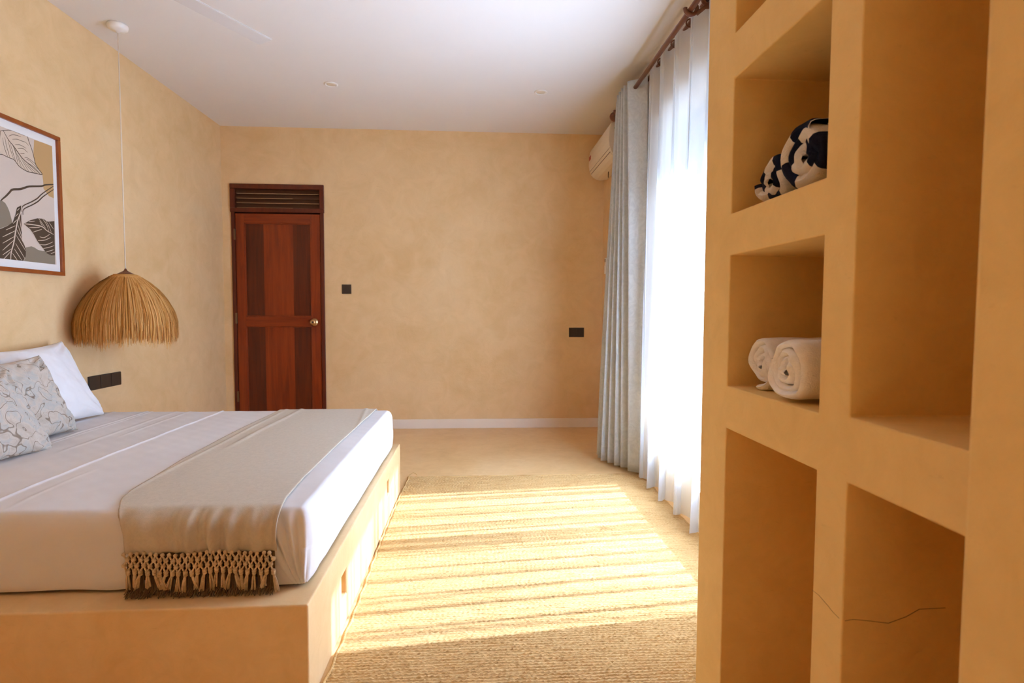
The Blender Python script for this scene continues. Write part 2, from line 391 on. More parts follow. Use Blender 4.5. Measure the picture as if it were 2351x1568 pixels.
# ------------------------------------------------------------------ built-in plaster shelving
SX, SDEP = .65, .42
def shelf_unit():
    root = tag(empty('shelving_unit', (SX, 1.1, 0)), 'built-in sand plaster shelving with deep square and tall niches at the right', 'shelving')
    ys = [.662, .945, 1.035, 1.43, 1.594]
    col1 = [(.1, .833), (.943, 1.279), (1.385, 1.722), (1.835, 2.17), (2.28, 2.62)]
    col2 = [(.1, .836), (.952, 2.17), (2.28, 2.62)]
    zs = sorted({0, H} | {z for c in col1+col2 for z in c})
    nich = set()
    for j in range(len(zs)-1):
        zm = (zs[j]+zs[j+1])/2
        if any(a < zm < b for a, b in col1): nich.add((2, j))
        if any(a < zm < b for a, b in col2): nich.add((0, j))
    bm = bmesh.new(); V = {}
    def v(k, i, j):
        if (k, i, j) not in V: V[(k, i, j)] = bm.verts.new(({'f': SX, 'd': SX+SDEP, 'b': R-.001}[k], ys[i], zs[j]))
        return V[(k, i, j)]
    def q(*a): bm.faces.new([v(*x) for x in a])
    ni, nj = len(ys)-1, len(zs)-1
    for i in range(ni):
        for j in range(nj):
            k = 'd' if (i, j) in nich else 'f'
            q((k, i, j), (k, i, j+1), (k, i+1, j+1), (k, i+1, j))
            q(('b', i, j), ('b', i+1, j), ('b', i+1, j+1), ('b', i, j+1))
    for i in range(ni+1):
        for j in range(nj):
            a, b = (i-1, j) in nich, (i, j) in nich
            if i in (0, ni) and not ((i == 0 and b) or (i == ni and a)): q(('f', i, j), ('f', i, j+1), ('b', i, j+1), ('b', i, j))
            elif a != b: q(('f', i, j), ('f', i, j+1), ('d', i, j+1), ('d', i, j))
    q2 = [k for k in range(ni)]
    for i in q2:
        q(('f', i, 0), ('f', i+1, 0), ('b', i+1, 0), ('b', i, 0)); q(('f', i, nj), ('f', i+1, nj), ('b', i+1, nj), ('b', i, nj))
        for j in range(1, nj):
            if ((i, j-1) in nich) != ((i, j) in nich): q(('f', i, j), ('f', i+1, j), ('d', i+1, j), ('d', i, j))
    bmesh.ops.recalc_face_normals(bm, faces=bm.faces)
    o = obj('niche_body', bm, M['shelf'], root); smoothbevel(o, .007, 3); 
    for p in o.data.polygons: p.use_smooth = False
    e = boxo('end_pier', M['shelf'], root, SX-.045, R-.001, -.2, .6625, 0, H, bev=.012, seg=3)
    cr = MB()
    cr.add(tube([(.6497, y, z) for y, z in ((1.036, .598), (1.014, .598), (.987, .593), (.972, .589), (.953, .587))],   .0003, 4))
    cr.add(tube([(x, .9447, z) for x, z in ((.655, .587), (.67, .589), (.696, .586), (.736, .580), (.769, .591), (.793, .604), (.842, .605))], .0005, 4))
    cr.build('hairline_crack', M['crack'], root)
    return root
shelf_unit()

# ------------------------------------------------------------------ towels
def towel_roll(name, cy_, cz, ry, rz, x0, x1, turns, thick, mat, parent, seed, uvscale=None, lump=.004, start=0.0, nx=34):
    """a spiral strip of cloth of real thickness, axis along x; front end at x0"""
    r = np.random.default_rng(seed); nt = int(44*turns)
    t = np.linspace(0, 1, nt); th = start+t*turns*2*PI
    rad = .18+.82*t
    half = thick/2
    xs = np.linspace(0, 1, nx)
    cx = cy_+np.cos(th)*rad*(ry-half); czs = cz+np.sin(th)*rad*(rz-half)
    cx = cx+lump*np.sin(3*th+r.uniform(0, 6))*rad; czs = czs+lump*np.sin(2.3*th+r.uniform(0, 6))*rad
    tx, tz = np.gradient(cx), np.gradient(czs); ln = np.hypot(tx, tz)+1e-9; nx_, nz_ = tz/ln, -tx/ln
    arc = np.cumsum(ln)
    # closed profile round the strip: outer side then inner side, rounded at the ends by shrinking thickness
    P = []; UV = []
    prof = [(0.0, .0), (.004, .62), (.012, .9), (.022, 1.0)]+[(x, 1.0) for x in np.linspace(.05, (x1-x0)-.05, nx)]+[((x1-x0)-.012, .9), ((x1-x0), 0.0)]
    ring = prof + [(x, -s) for x, s in prof[::-1][1:-1]]
    for x, s in ring+[ring[0]]:
        e = (1-x/.05) if x < .05 else 0
        jag = .0035*np.sin(2.1*th+seed)+.0015*np.sin(5.3*th+1)
        xx = x0+x+jag*max(e, 0)+.004*np.sin(th*1.3)*max(e, 0)
        off = half*s*(1+.10*np.sin(9*th+x*60+seed))
        P.append(np.stack([xx+0*th, cx+nx_*off, czs+nz_*off], -1))
        UV.append(np.stack([arc*(uvscale or 1), np.full(nt, x*(uvscale or 1))], -1))
    return gridmesh(name, np.array(P), mat, parent, uv=np.array(UV))
zC, zB = .943, 1.385
t1 = tag(towel_roll('rolled_towel', 1.340, zC+.0685, .062, .068, .69, .99, 3.1, .016, M['towel'], None, 3, start=-1.9),
         'white rolled terry towel, the farther of two in the middle niche', 'towel', 'white rolled towels in the middle niche')
t2 = tag(towel_roll('rolled_towel', 1.170, zC+.0735, .074, .073, .656, .98, 3.3, .0175, M['towel'], None, 5, start=-1.6),
         'white rolled terry towel nearest in the middle niche, spiral end facing out', 'towel', 'white rolled towels in the middle niche')
nv = tag(empty('checked_towel', (.7, 1.25, zB)), 'navy and white checked towel rolled up in the top left niche', 'towel')
towel_roll('large_roll', 1.162, zB+.0775, .090, .0765, .675, .98, 2.6, .032, M['checks'], nv, 11, 15, .007, -1.8)
towel_roll('small_roll', 1.312, zB+.0625, .080, .0615, .685, .97, 2.2, .030, M['checks'], nv, 17, 20, .008, -1.2)

# ------------------------------------------------------------------ bed plinth
bb = tag(empty('bed_platform', (-1.4, 2.6, 0)), 'low cream plaster bed platform with small square slots in its side', 'bed')
BX, BY0, BY1, BZ = -.473, 1.60, 3.56, .303
bm = bmesh.new()
slots = [(2.000, 2.075, .098, .190), (3.035, 3.112, .135, .218), (2.52, 2.595, .115, .205)][:2]
ysl = sorted({BY0, BY1} | {y for s in slots for y in s[:2]}); zsl = sorted({0, BZ} | {z for s in slots for z in s[2:]})
V = {}
def vv(x, y, z):
    k = (round(x, 5), round(y, 5), round(z, 5))
    if k not in V: V[k] = bm.verts.new(k)
    return V[k]
def inslot(y, z): return any(a < y < b and c < z < d for a, b, c, d in slots)
sd = .07
for i in range(len(ysl)-1):
    for j in range(len(zsl)-1):
        y0, y1, z0, z1 = ysl[i], ysl[i+1], zsl[j], zsl[j+1]; s = inslot((y0+y1)/2, (z0+z1)/2); x = BX-sd if s else BX
        bm.faces.new([vv(x, y0, z0), vv(x, y1, z0), vv(x, y1, z1), vv(x, y0, z1)])
        if s:
            if not inslot((y0+y1)/2, z0-.001): bm.faces.new([vv(BX, y0, z0), vv(BX, y1, z0), vv(x, y1, z0), vv(x, y0, z0)])
            if not inslot((y0+y1)/2, z1+.001): bm.faces.new([vv(BX, y0, z1), vv(BX, y1, z1), vv(x, y1, z1), vv(x, y0, z1)])
            if not inslot(y0-.001, (z0+z1)/2): bm.faces.new([vv(BX, y0, z0), vv(BX, y0, z1), vv(x, y0, z1), vv(x, y0, z0)])
            if not inslot(y1+.001, (z0+z1)/2): bm.faces.new([vv(BX, y1, z0), vv(BX, y1, z1), vv(x, y1, z1), vv(x, y1, z0)])
xl = L+.001
top = [vv(BX, y, BZ) for y in ysl]; bot = [vv(BX, y, 0) for y in ysl]
bm.faces.new(top+[vv(xl, BY1, BZ), vv(xl, BY0, BZ)]); bm.faces.new(bot+[vv(xl, BY1, 0), vv(xl, BY0, 0)])
for y in (BY0, BY1): bm.faces.new([vv(BX, y, z) for z in zsl]+[vv(xl, y, BZ), vv(xl, y, 0)])
bm.faces.new([vv(xl, BY0, 0), vv(xl, BY1, 0), vv(xl, BY1, BZ), vv(xl, BY0, BZ)])
bmesh.ops.recalc_face_normals(bm, faces=bm.faces)
o = obj('plinth', bm, M['base'], bb); smoothbevel(o, .006, 3)

# ------------------------------------------------------------------ mattress with a fitted white sheet
MX0, MX1, MY0, MY1, MZ0, MZ1 = L+.012, -.500, 1.702, 3.44, BZ, .542
def smooth(a, b, x): t = np.clip((x-a)/(b-a), 0, 1); return t*t*(3-2*t)
def mattress():
    # section round the bed in the (y,z) plane swept along x would crease at the ends: use a rounded box
    def face(n1, n2): return np.meshgrid(np.linspace(-1, 1, n1), np.linspace(-1, 1, n2), indexing='ij')
    cx, cy2, cz = (MX0+MX1)/2, (MY0+MY1)/2, (MZ0+MZ1)/2; hx, hy, hz = (MX1-MX0)/2, (MY1-MY0)/2, (MZ1-MZ0)/2
    NX, NY, NZ = 520, 150, 56
    root = None; parts = []
    for ax, sg in ((2, 1), (1, -1), (1, 1), (0, 1), (0, -1)):
        n = [(NY, NZ), (NX, NZ), (NX, NY)][ax]
        a, b = face(*n); c = np.full_like(a, sg)
        p = np.stack([(c, a, b), (a, c, b), (a, b, c)][ax], -1)*np.array([hx, hy, hz])
        rt = .055
        rad = np.where(p[..., 2:3] > 0, 1, .6)*np.array([.030, .030, .055])
        inner = np.clip(p, -(np.array([hx, hy, hz])-rad), np.array([hx, hy, hz])-rad)
        d = (p-inner)/rad; ln = np.linalg.norm(d, axis=-1, keepdims=True); e = d/np.maximum(ln, 1e-9)
        q = inner+e*rad; nrm = e/rad; nrm = nrm/np.linalg.norm(nrm, axis=-1, keepdims=True)
        q = q+np.array([cx, cy2, cz])
        x, y, z = q[..., 0], q[..., 1], q[..., 2]
        disp = np.zeros_like(x)
        up = smooth(.3, .9, nrm[..., 2])
        # long fold creases along the bed
        for x0, w, h, f0, f1 in ((-1.482, .0055, .0055, 1.6, 3.6), (-1.915, .010, .003, 1.6, 3.6), (-1.885, .006, .002, 2.2, 3.6), (-1.40, .009, .0016, 1.7, 2.2), (-1.735, .012, .0022, 2.4, 3.6), (-1.66, .010, .0018, 2.7, 3.6), (-2.1, .015, .003, 2.8, 3.6)):
            xc = x0+.008*np.sin(y*2.1+x0*9)+.10*np.clip(1.98-y, 0, 1)**1.5*1.6
            m = smooth(f0, f0+.15, y)*(1-smooth(f1-.1, f1, y))
            disp += h*np.exp(-((x-xc)/w)**2)*m*np.maximum(up, .45 if x0 == -1.482 else 0)
        disp += up*(.0022*vnoise(x, y*.6, 2, 7)+.0012*vnoise(x, y, 5, 22))
        side = 1-up
        disp += side*(.004*np.sin(PI*np.clip((z-MZ0)/(MZ1-MZ0), 0, 1))+.0015*vnoise(x+y, z*2, 8, 9))
        # gathers fanning up from the near foot corner
        dx, dz = (MX1-.012)-x, z-MZ0
        ang = np.arctan2(dx+(y-MY0)*0, dz+.03); rr = np.hypot(dx, dz)
        near = smooth(.25, .9, -nrm[..., 1])*(1-smooth(.04, .09, y-MY0))
        g = np.exp(-((ang-.22)/.30)**2)*smooth(.0, .07, rr)*(1-smooth(.19, .26, rr))
        disp += near*g*.0095*np.sin(ang*33+2.0*np.sin(rr*8))
        foot = smooth(.3, .95, nrm[..., 0])*side
        disp += foot*.003*np.sin((y-MY0)*46+z*12)*np.exp(-np.maximum(y-MY0, 0)/.12)
        # tuck wrinkles along the bottom hem
        hem = np.exp(-((z-MZ0-.02)/.025)**2)*side
        disp += hem*.003*np.sin(x*31+3*np.sin(x*7))*np.where(np.abs(nrm[..., 1]) > .5, 1, .3)
        q = q+nrm*disp[..., None]
        q[..., 2] = np.maximum(q[..., 2], BZ+.0005)
        parts.append(q)
    V = []; F = []; off = 0
    for q in parts:
        nu, nv = q.shape[:2]; idx = np.arange(nu*nv).reshape(nu, nv)+off
        F.append(np.stack([idx[:-1, :-1], idx[1:, :-1], idx[1:, 1:], idx[:-1, 1:]], -1).reshape(-1, 4)); V.append(q.reshape(-1, 3)); off += nu*nv
    V = np.concatenate(V); F = np.concatenate(F)
    me = bpy.data.meshes.new('mattress'); me.from_pydata(V.tolist(), [], F.tolist()); me.materials.append(M['sheet'])
    bm = bmesh.new(); bm.from_mesh(me); bmesh.ops.remove_doubles(bm, verts=bm.verts, dist=.0004); bmesh.ops.recalc_face_normals(bm, faces=bm.faces); bm.to_mesh(me); bm.free()
    me.polygons.foreach_set('use_smooth', [True]*len(me.polygons))
    return link(bpy.data.objects.new('mattress', me))
tag(mattress(), 'mattress in a white fitted sheet lying on the plaster platform', 'mattress')

# ------------------------------------------------------------------ throw blanket with macrame fringe
th = tag(empty('throw_blanket', (-.85, 2.5, MZ1)), 'oatmeal throw with knotted tassel fringe draped across the foot of the mattress', 'blanket')
def throw():
    NU, NV = 120, 260
    g = .006; yn = MY0-.010; r = .05; zt = MZ1+g
    # path from far hanging end to near hanging end
    path = [(MY1+.016, .40), (MY1+.016, zt-r-.02)]
    path += [(MY1+.016-r+r*math.cos(t), zt-r+r*math.sin(t)) for t in np.linspace(0, PI/2, 8)]
    path += [(y, zt) for y in np.linspace(MY1-.08, MY0+.06, 60)]
    path += [(yn+r-r*math.sin(t), zt-r+r*math.cos(t)) for t in np.linspace(0, PI/2, 10)]
    path += [(yn, zt-r-.02), (yn-.002, .428)]
    P = np.array(path); s = np.r_[0, np.cumsum(np.hypot(*np.diff(P, axis=0).T))]
    S = np.linspace(0, s[-1], NV); Y = np.interp(S, s, P[:, 0]); Z = np.interp(S, s, P[:, 1])
    hang = smooth(s[-1]-.14, s[-1]-.05, S)
    U = np.linspace(0, 1, NU)
    xl = np.interp(Y, [1.72, 1.75, 1.88, 2.02, 2.28, 2.62, 3.4], [-1.078, -1.086, -1.112, -1.122, -1.147, -1.160, -1.152])
    xl = xl+.062*smooth(s[-1]-.24, s[-1]-.02, S)
    xr = np.interp(Y, [1.69, 1.8, 2.02, 2.4, 3.4], [-.575, -.592, -.602, -.604, -.591])-hang*.010
    X = xl[None]+(xr-xl)[None]*U[:, None]
    YY = np.repeat(Y[None], NU, 0).copy(); ZZ = np.repeat(Z[None], NU, 0).copy()
    hz = smooth(s[-1]-.17, s[-1]-.07, S)[None]*(1-.45*smooth(s[-1]-.04, s[-1], S)[None])
    w1 = .5+.5*np.sin(X*78+2.4*np.sin(X*17)+7*(Z[None]-.5)); w2 = .5+.5*np.sin(X*133+3*np.sin(X*23)-9*(Z[None]-.5))
    YY -= hz*(.004+.020*w1**1.6+.009*w2**2)
    flat = 1-smooth(s[-1]-.2, s[-1]-.1, S)
    edge = np.exp(-(U*24/1.6)**2)[:, None]
    ZZ += flat[None]*(.0022*(1+np.sin(X*5+Y[None]*9))*.5+.0035*np.exp(-((X+.62+.06*np.sin(Y[None]*2))/.012)**2)*smooth(2.4, 3.0, Y)[None]+.004*np.exp(-((X+1.04-.03*Y[None]+.09)/.012)**2)*smooth(2.3, 2.7, Y)[None]+.003*np.exp(-((X+1.115)/.008)**2))
    return gridmesh('cloth', np.stack([X, YY, ZZ], -1), M['throw'], th, thick=.0045)
throw()
FX0, FX1, FY = -1.013, -.588, MY0-.027
net = MB(); ncol = 24
def ico(c, r):
    bm = bmesh.new(); bmesh.ops.create_icosphere(bm, subdivisions=1, radius=r)
    o = ([tuple(v.co*1.0+Vector(c)) for v in bm.verts], [tuple(v.index for v in f.verts) for f in bm.faces]); bm.free(); return o
rows = 4; zr0, dzr = .430, .0175
kp = {}
for i in range(rows):
    for k in range(ncol):
        x = FX0+(FX1-FX0)*(k+.5*(i % 2)+.25)/ncol
        kp[(i, k)] = Vector((x+random.uniform(-.002, .002), FY-random.uniform(.002, .007), zr0-i*dzr+.004*math.sin(x*26+2)+random.uniform(-.0015, .0015)))
        net.add(ico(kp[(i, k)], .0078 if i else .0066))
for i in range(rows-1):
    for k in range(ncol):
        for kk in ((k, k-1) if i % 2 == 0 else (k, k+1)):
            if 0 <= kk < ncol:
                a, b = kp[(i, k)], kp[(i+1, kk)]
                net.add(tube([a, (a+b)/2+Vector((0, -.003, 0)), b],   .0026, 5))
tag(net.build('knotted_net', M['yarn'], th), kind='stuff')
for k in range(ncol):
    mb = MB(); p = kp[(rows-1, k)]; ln = random.uniform(.046, .062); lean = random.uniform(-.014, .018)
    mb.add(ico(p+Vector((0, 0, -.007)), .0072))
    for s in range(9):
        a = random.uniform(0, 2*PI); sp = random.uniform(.003, .009)
        e = p+Vector((lean+sp*math.cos(a), -.002+.5*sp*math.sin(a)-.001, max(-ln*random.uniform(.85, 1.05), .3085-p.z)))
        m = p+Vector((lean*.35+.003*math.cos(a), .003*math.sin(a)-.002, -ln*.35))
        mb.add(tube([p+Vector((0, 0, -.004)), m, e], [.0026, .0025, .0015], 4))
    mb.build('tassel', M['yarn'], th)
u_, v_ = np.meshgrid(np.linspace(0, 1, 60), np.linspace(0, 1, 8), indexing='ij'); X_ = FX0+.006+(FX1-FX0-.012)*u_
gridmesh('gap_shade_strip', np.stack([X_, MY0-.010+.002*np.sin(X_*75), .345+.080*v_], -1), M['yarn_dark'], th, thick=.003)  # dark strip added behind the net as painted shade in its gaps
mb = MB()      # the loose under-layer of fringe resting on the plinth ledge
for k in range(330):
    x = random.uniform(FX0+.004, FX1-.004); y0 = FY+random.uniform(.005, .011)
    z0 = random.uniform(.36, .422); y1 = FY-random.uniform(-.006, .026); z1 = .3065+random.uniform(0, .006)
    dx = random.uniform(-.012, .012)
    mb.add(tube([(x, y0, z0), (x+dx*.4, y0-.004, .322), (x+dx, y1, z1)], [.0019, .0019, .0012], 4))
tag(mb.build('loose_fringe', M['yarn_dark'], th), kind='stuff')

# ------------------------------------------------------------------ pillows
def cushion(name, w, h, t, center, bottom_x, top_x, zb, zt, mat, seed, label, wr=.004, pinch=.05, sq=.42, roll=0.0, yaw=0.0, cat='pillow', group=None):
    n = 70; u, v = np.meshgrid(np.linspace(-1, 1, n), np.linspace(-1, 1, n), indexing='ij')
    a = np.clip((1-np.abs(u)**2.6)*(1-np.abs(v)**2.6), 0, 1)**sq
    px = u*w/2*(1-pinch*(1-v**2)*np.abs(u)**3*1.2-.0*v); pz = v*h/2*(1-pinch*(1-u**2)*np.abs(v)**3*1.2)
    edge = 1-np.maximum(np.abs(u), np.abs(v))
    wn_ = wr*vnoise(u*3, v*3, seed, 2.2)*np.clip(edge*4, 0, 1)+wr*.6*vnoise(u*9, v*5, seed+1, 2)*np.clip(edge*5, 0, 1)
    # creases radiating from the corners
    for su in (-1, 1):
        for sv in (-1, 1):
            an = np.arctan2(v-sv*1.05, u-su*1.05); rr = np.hypot(u-su, v-sv)
            wn_ = wn_+wr*.9*np.sin(an*15+seed)*np.exp(-((rr-.35)/.25)**2)
    V = np.array([bottom_x-top_x, 0, zt-zb]); up = Vector((top_x-bottom_x, 0, zt-zb)).normalized()
    rt = Vector((0, 1, 0)); nn = rt.cross(up)*-1
    nn = up.cross(rt) if up.cross(rt).x > 0 else rt.cross(up)
    c = Vector(((bottom_x+top_x)/2, center, (zb+zt)/2))
    if roll or yaw:
        q = Matrix.Rotation(roll, 3, nn); up = q @ up; rt = q @ rt
        q = Matrix.Rotation(yaw, 3, Vector((0, 0, 1))); up = q @ up; rt = q @ rt; nn = q @ nn
    P = []
    for s in (1, -1):
        th_ = s*(t/2*a)+np.where(s > 0, wn_, wn_*.5)*(a > .02)
        P.append(np.stack([c[k]+rt[k]*px+up[k]*pz+nn[k]*th_ for k in range(3)], -1))
    idx = np.arange(n*n).reshape(n, n); F = []
    f = np.stack([idx[:-1, :-1], idx[1:, :-1], idx[1:, 1:], idx[:-1, 1:]], -1).reshape(-1, 4); F = np.concatenate([f, f[:, ::-1]+n*n])
    Vt = np.concatenate([P[0].reshape(-1, 3), P[1].reshape(-1, 3)])
    me = bpy.data.meshes.new(name); me.from_pydata(Vt.tolist(), [], F.tolist()); me.materials.append(mat)
    bm = bmesh.new(); bm.from_mesh(me); bmesh.ops.remove_doubles(bm, verts=bm.verts, dist=.0003); bmesh.ops.recalc_face_normals(bm, faces=bm.faces); bm.to_mesh(me); bm.free()
    me.polygons.foreach_set('use_smooth', [True]*len(me.polygons))
    return tag(link(bpy.data.objects.new(name, me)), label, cat, group)
ZT = MZ1+.004
cushion('bed_pillow', .70, .46, .15, 2.945, -2.085, -2.262, ZT+.022, .922, M['pillow'], 4, 'plump white bed pillow leaning on the wall behind the patterned cushions', .006, .10, .42, .03)
cushion('scatter_cushion', .45, .40, .12, 2.665, -1.955, -2.095, ZT+.016, .886, M['cushion'], 9, 'grey marbled cushion in front of the white pillow, nearer the door', .008, .07, .5, .03, cat='cushion', group='marbled cushions on the bed')
cushion('scatter_cushion', .42, .40, .12, 2.350, -1.835, -2.005, ZT+.016, .862, M['cushion'], 21, 'grey marbled cushion cut off by the left picture edge, in front of the other', .008, .07, .5, -.05, cat='cushion', group='marbled cushions on the bed')

# ------------------------------------------------------------------ braided jute rug
rg = tag(empty('jute_rug', (.33, 2.3, 0)), 'golden braided jute rug on the floor between bed and curtains', 'rug')
RX0, RX1, RY0, RY1 = -.462, 1.140, 1.607, 3.852
def rug():
    pit = .0138; nx = 330; ny = int((RY1-RY0)/pit)*5
    x = np.linspace(RX0, RX1, nx)[:, None]; y = np.linspace(RY0, RY1, ny)[None]
    row = np.floor((y-RY0)/pit); fr = (y-RY0)/pit-row
    ph = (np.sin(row*12.9898)*43758.5453) % 1.0
    prof = np.sqrt(np.clip(np.sin(PI*fr), 0, 1))
    br = np.sin(2*PI*(x/.019+ph+np.abs(fr-.5)*.9))
    wob = vnoise(x*1.0+0*y, y*1.0+0*x, 3, 2.2)
    z = .0035+.0048*prof*(1+.30*br)+.0012*rng.standard_normal((nx, ny))*prof+.0012*wob
    X = x+0*y; Y = y+.006*wob+.0015*np.sin(x*40+ph*6)+0*x
    X = X+np.where(x < RX0+.02, 1, 0)*0
    ex = np.minimum(x-RX0, RX1-x); z = z*np.clip(ex/.006, 0, 1)
    z = np.maximum(z, .0008)
    return gridmesh('braided_rows', np.stack([X, Y, z], -1), M['jute'], rg)
tag(rug(), kind='stuff')
mb = MB()
for x in (RX0+.002, RX1-.004):
    mb.add(tube([(x+.0025*math.sin(i*.7)+(.008*math.sin(i*.05)), RY0+(RY1-RY0)*i/150, .006) for i in range(151)], .0055, 6))
mb.add(tube([(RX0+(RX1-RX0)*i/90, RY1+.003*math.sin(i*.21), .006) for i in range(91)], .0055, 6))
mb.build('edge_binding', M['jute'], rg)
tubeo('frayed_thread', M['jute'], rg, [(-.455, 3.845, .008), (-.452, 3.875, .016), (-.43, 3.905, .022), (-.405, 3.895, .012), (-.40, 3.87, .004)], .002, 5)

# ------------------------------------------------------------------ curtain rods
def ring(c, r, rad, axis, n=22, m=7, a0=0, a1=2*PI):
    full = abs(a1-a0-2*PI) < 1e-6; pts = []
    for i in range(n if full else n+1):
        t = a0+(a1-a0)*i/n; a, b = r*math.cos(t), r*math.sin(t)
        pts.append(Vector(c)+Vector({'y': (a, 0, b), 'z': (a, b, 0), 'x': (0, a, b)}[axis]))
    return tube(pts, rad, m, full)
FRX, FRZ, BRX, BRZ = 1.085, 2.662, 1.168, 2.712
rods = tag(empty('curtain_rod', (FRX, 2.5, FRZ)), 'double dark wooden curtain rod running along the window wall under the ceiling', 'curtain rod')
tubeo('front_rod', M['rod'], rods, [(FRX, 1.62, FRZ), (FRX, 4.46, FRZ)], .0145, 16)
tubeo('back_rod', M['rod'], rods, [(BRX, 1.62, BRZ), (BRX, 4.46, BRZ)], .0125, 14)
fixn(MB().add(lathe([(.004, 4.455), (.018, 4.458), (.022, 4.47), (.034, 4.482), (.038, 4.50), (.030, 4.52), (.012, 4.533), (.002, 4.535)], 20, (FRX, 0, FRZ), 'y')).build('finial', M['rod'], rods))
for y in (2.90, 4.37):
    bk = MB(); bk.add(ring((FRX, y, FRZ+.004), .030, .011, 'y', 20, 8, PI*.98, PI*2.25))
    bk.add(ring((BRX, y, BRZ+.002), .024, .009, 'y', 16, 8, PI, PI*2))
    v_, f_ = tube([(FRX+.03, y, FRZ-.02), (BRX-.01, y, BRZ-.035), (R-.012, y, BRZ-.035)], .011, 10); bk.add((v_, f_))
    b = bk.build('rod_bracket', M['rod'], rods)
    fixn(MB().add(lathe([(.034, R-.001), (.034, R-.009), (.026, R-.014), (.01, R-.016)], 22, (0, y, BRZ-.035), 'x')).build('wall_plate', M['rod'], b))

def sheet_curtain(name, fx, y0, y1, z0, ztop, ns, nz, mat, parent, hem=None):
    s = np.linspace(0, 1, ns); zz = np.linspace(0, 1, nz)
    P = np.zeros((ns, nz, 3))
    for j, t in enumerate(zz):
        x, y = fx(s, t); P[:, j, 0] = x; P[:, j, 1] = y; P[:, j, 2] = z0+(ztop-z0)*t
    return gridmesh(name, P, mat, parent)
# sheer voile: eyelet pleats, loosely and unevenly folded further down
SY0, SY1 = 1.66, 3.93
TUCKS = [(yc+rng.uniform(-.025, .025), rng.uniform(.006, .013), rng.uniform(.006, .015)*rng.choice([-1, 1])) for yc in np.arange(1.75, 3.9, .085)]
def sheer_fx(s, t):
    y = SY0+(SY1-SY0)*s
    ph = 2*PI*(y-3.56)/.2435
    d = 1-t
    a = .030+.006*d
    wob = .9*np.sin(y*5.3+1)+.6*np.sin(y*11.7+2)
    x = BRX-.008-.020*d + a*np.sin(ph+.5*wob*d)
    fine = np.sin(ph*2.0+wob*1.7+1.0)+.8*np.sin(ph*3.1+2.3*np.sin(y*4.1)+.6)
    sharp = np.sign(fine)*np.abs(fine)**1.4
    x = x+(.0075+.006*d)*sharp*(.35+.65*d)
    yy = y+(.020+.022*d)*np.sin(2*ph+.8*wob*d+.4)
    for yc, wd, am in TUCKS:
        q = (y-yc-.02*np.sin(3*t+yc*9))/wd
        x = x+am*(.25+.75*d)*q*np.exp(-q*q)*2.0
    return np.clip(x, 1.06, R-.006), yy
sc = tag(empty('sheer_curtain', (BRX, 2.8, .03)), 'sunlit white sheer voile curtain on the back rod, right of the beige drape', 'curtain')
sheet_curtain('voile', sheer_fx, SY0, SY1, .022, BRZ+.045, 1300, 26, M['sheer'], sc)
for k in range(8):
    y = 3.56+.061-.2435*k
    if SY0 < y < SY1:
        MB().add(ring((BRX, y, BRZ), .021, .0045, 'y', 18, 6)).build('eyelet', M['rod'], sc)
    y -= .122
    if SY0 < y < SY1: MB().add(ring((BRX, y, BRZ), .021, .0045, 'y', 18, 6)).build('eyelet', M['rod'], sc)
# gathered drape: zigzag pleats
botP = [(1.165, 3.80), (1.120, 3.825), (1.066, 3.872), (1.150, 3.915), (1.170, 3.935), (1.034, 3.962), (1.155, 4.0), (.995, 4.008), (1.15, 4.06), (.966, 4.085), (1.14, 4.13), (.935, 4.148), (1.13, 4.19), (.93, 4.235), (1.12, 4.27), (.94, 4.32), (1.06, 4.36)]
topP = [(1.155, 3.86), (1.11, 3.885), (1.040, 3.945), (1.125, 3.985), (1.14, 4.00), (1.032, 4.015), (1.14, 4.055), (1.030, 4.07), (1.14, 4.115), (1.028, 4.13), (1.14, 4.175), (1.030, 4.19), (1.14, 4.235), (1.045, 4.25), (1.14, 4.295), (1.060, 4.32), (1.075, 4.36)]
def catmull(P, n):
    P = np.array(P); k = np.linspace(0, len(P)-1.0001, n); i = k.astype(int); f = (k-i)[:, None]
    g = lambda j: P[np.clip(j, 0, len(P)-1)]
    p0, p1, p2, p3 = g(i-1), g(i), g(i+1), g(i+2)
    return .5*((2*p1)+(-p0+p2)*f+(2*p0-5*p1+4*p2-p3)*f**2+(-p0+3*p1-3*p2+p3)*f**3)
cb, ct = catmull(botP, 330), catmull(topP, 330)
def drape_fx(s, t):
    w = t**1.15
    q = cb*(1-w)+ct*w
    return q[:, 0]+.004*np.sin(s*90+t*3)*(1-t), q[:, 1]+.003*np.sin(s*60+t*4)
dc = tag(empty('drape_curtain', (1.05, 4.1, .03)), 'pale grey damask drape gathered at the far end of the rod', 'curtain')
o = sheet_curtain('drape', drape_fx, 0, 0, .024, FRZ+.05, 330, 40, M['drape'], dc)
m = o.modifiers.new('thickness', 'SOLIDIFY'); m.thickness = .002
for y in (3.925, 3.992, 4.035, 4.09, 4.15, 4.21, 4.27, 4.31):
    MB().add(ring((FRX, y, FRZ), .024, .005, 'y', 20, 6)).build('eyelet', M['rod'], dc)

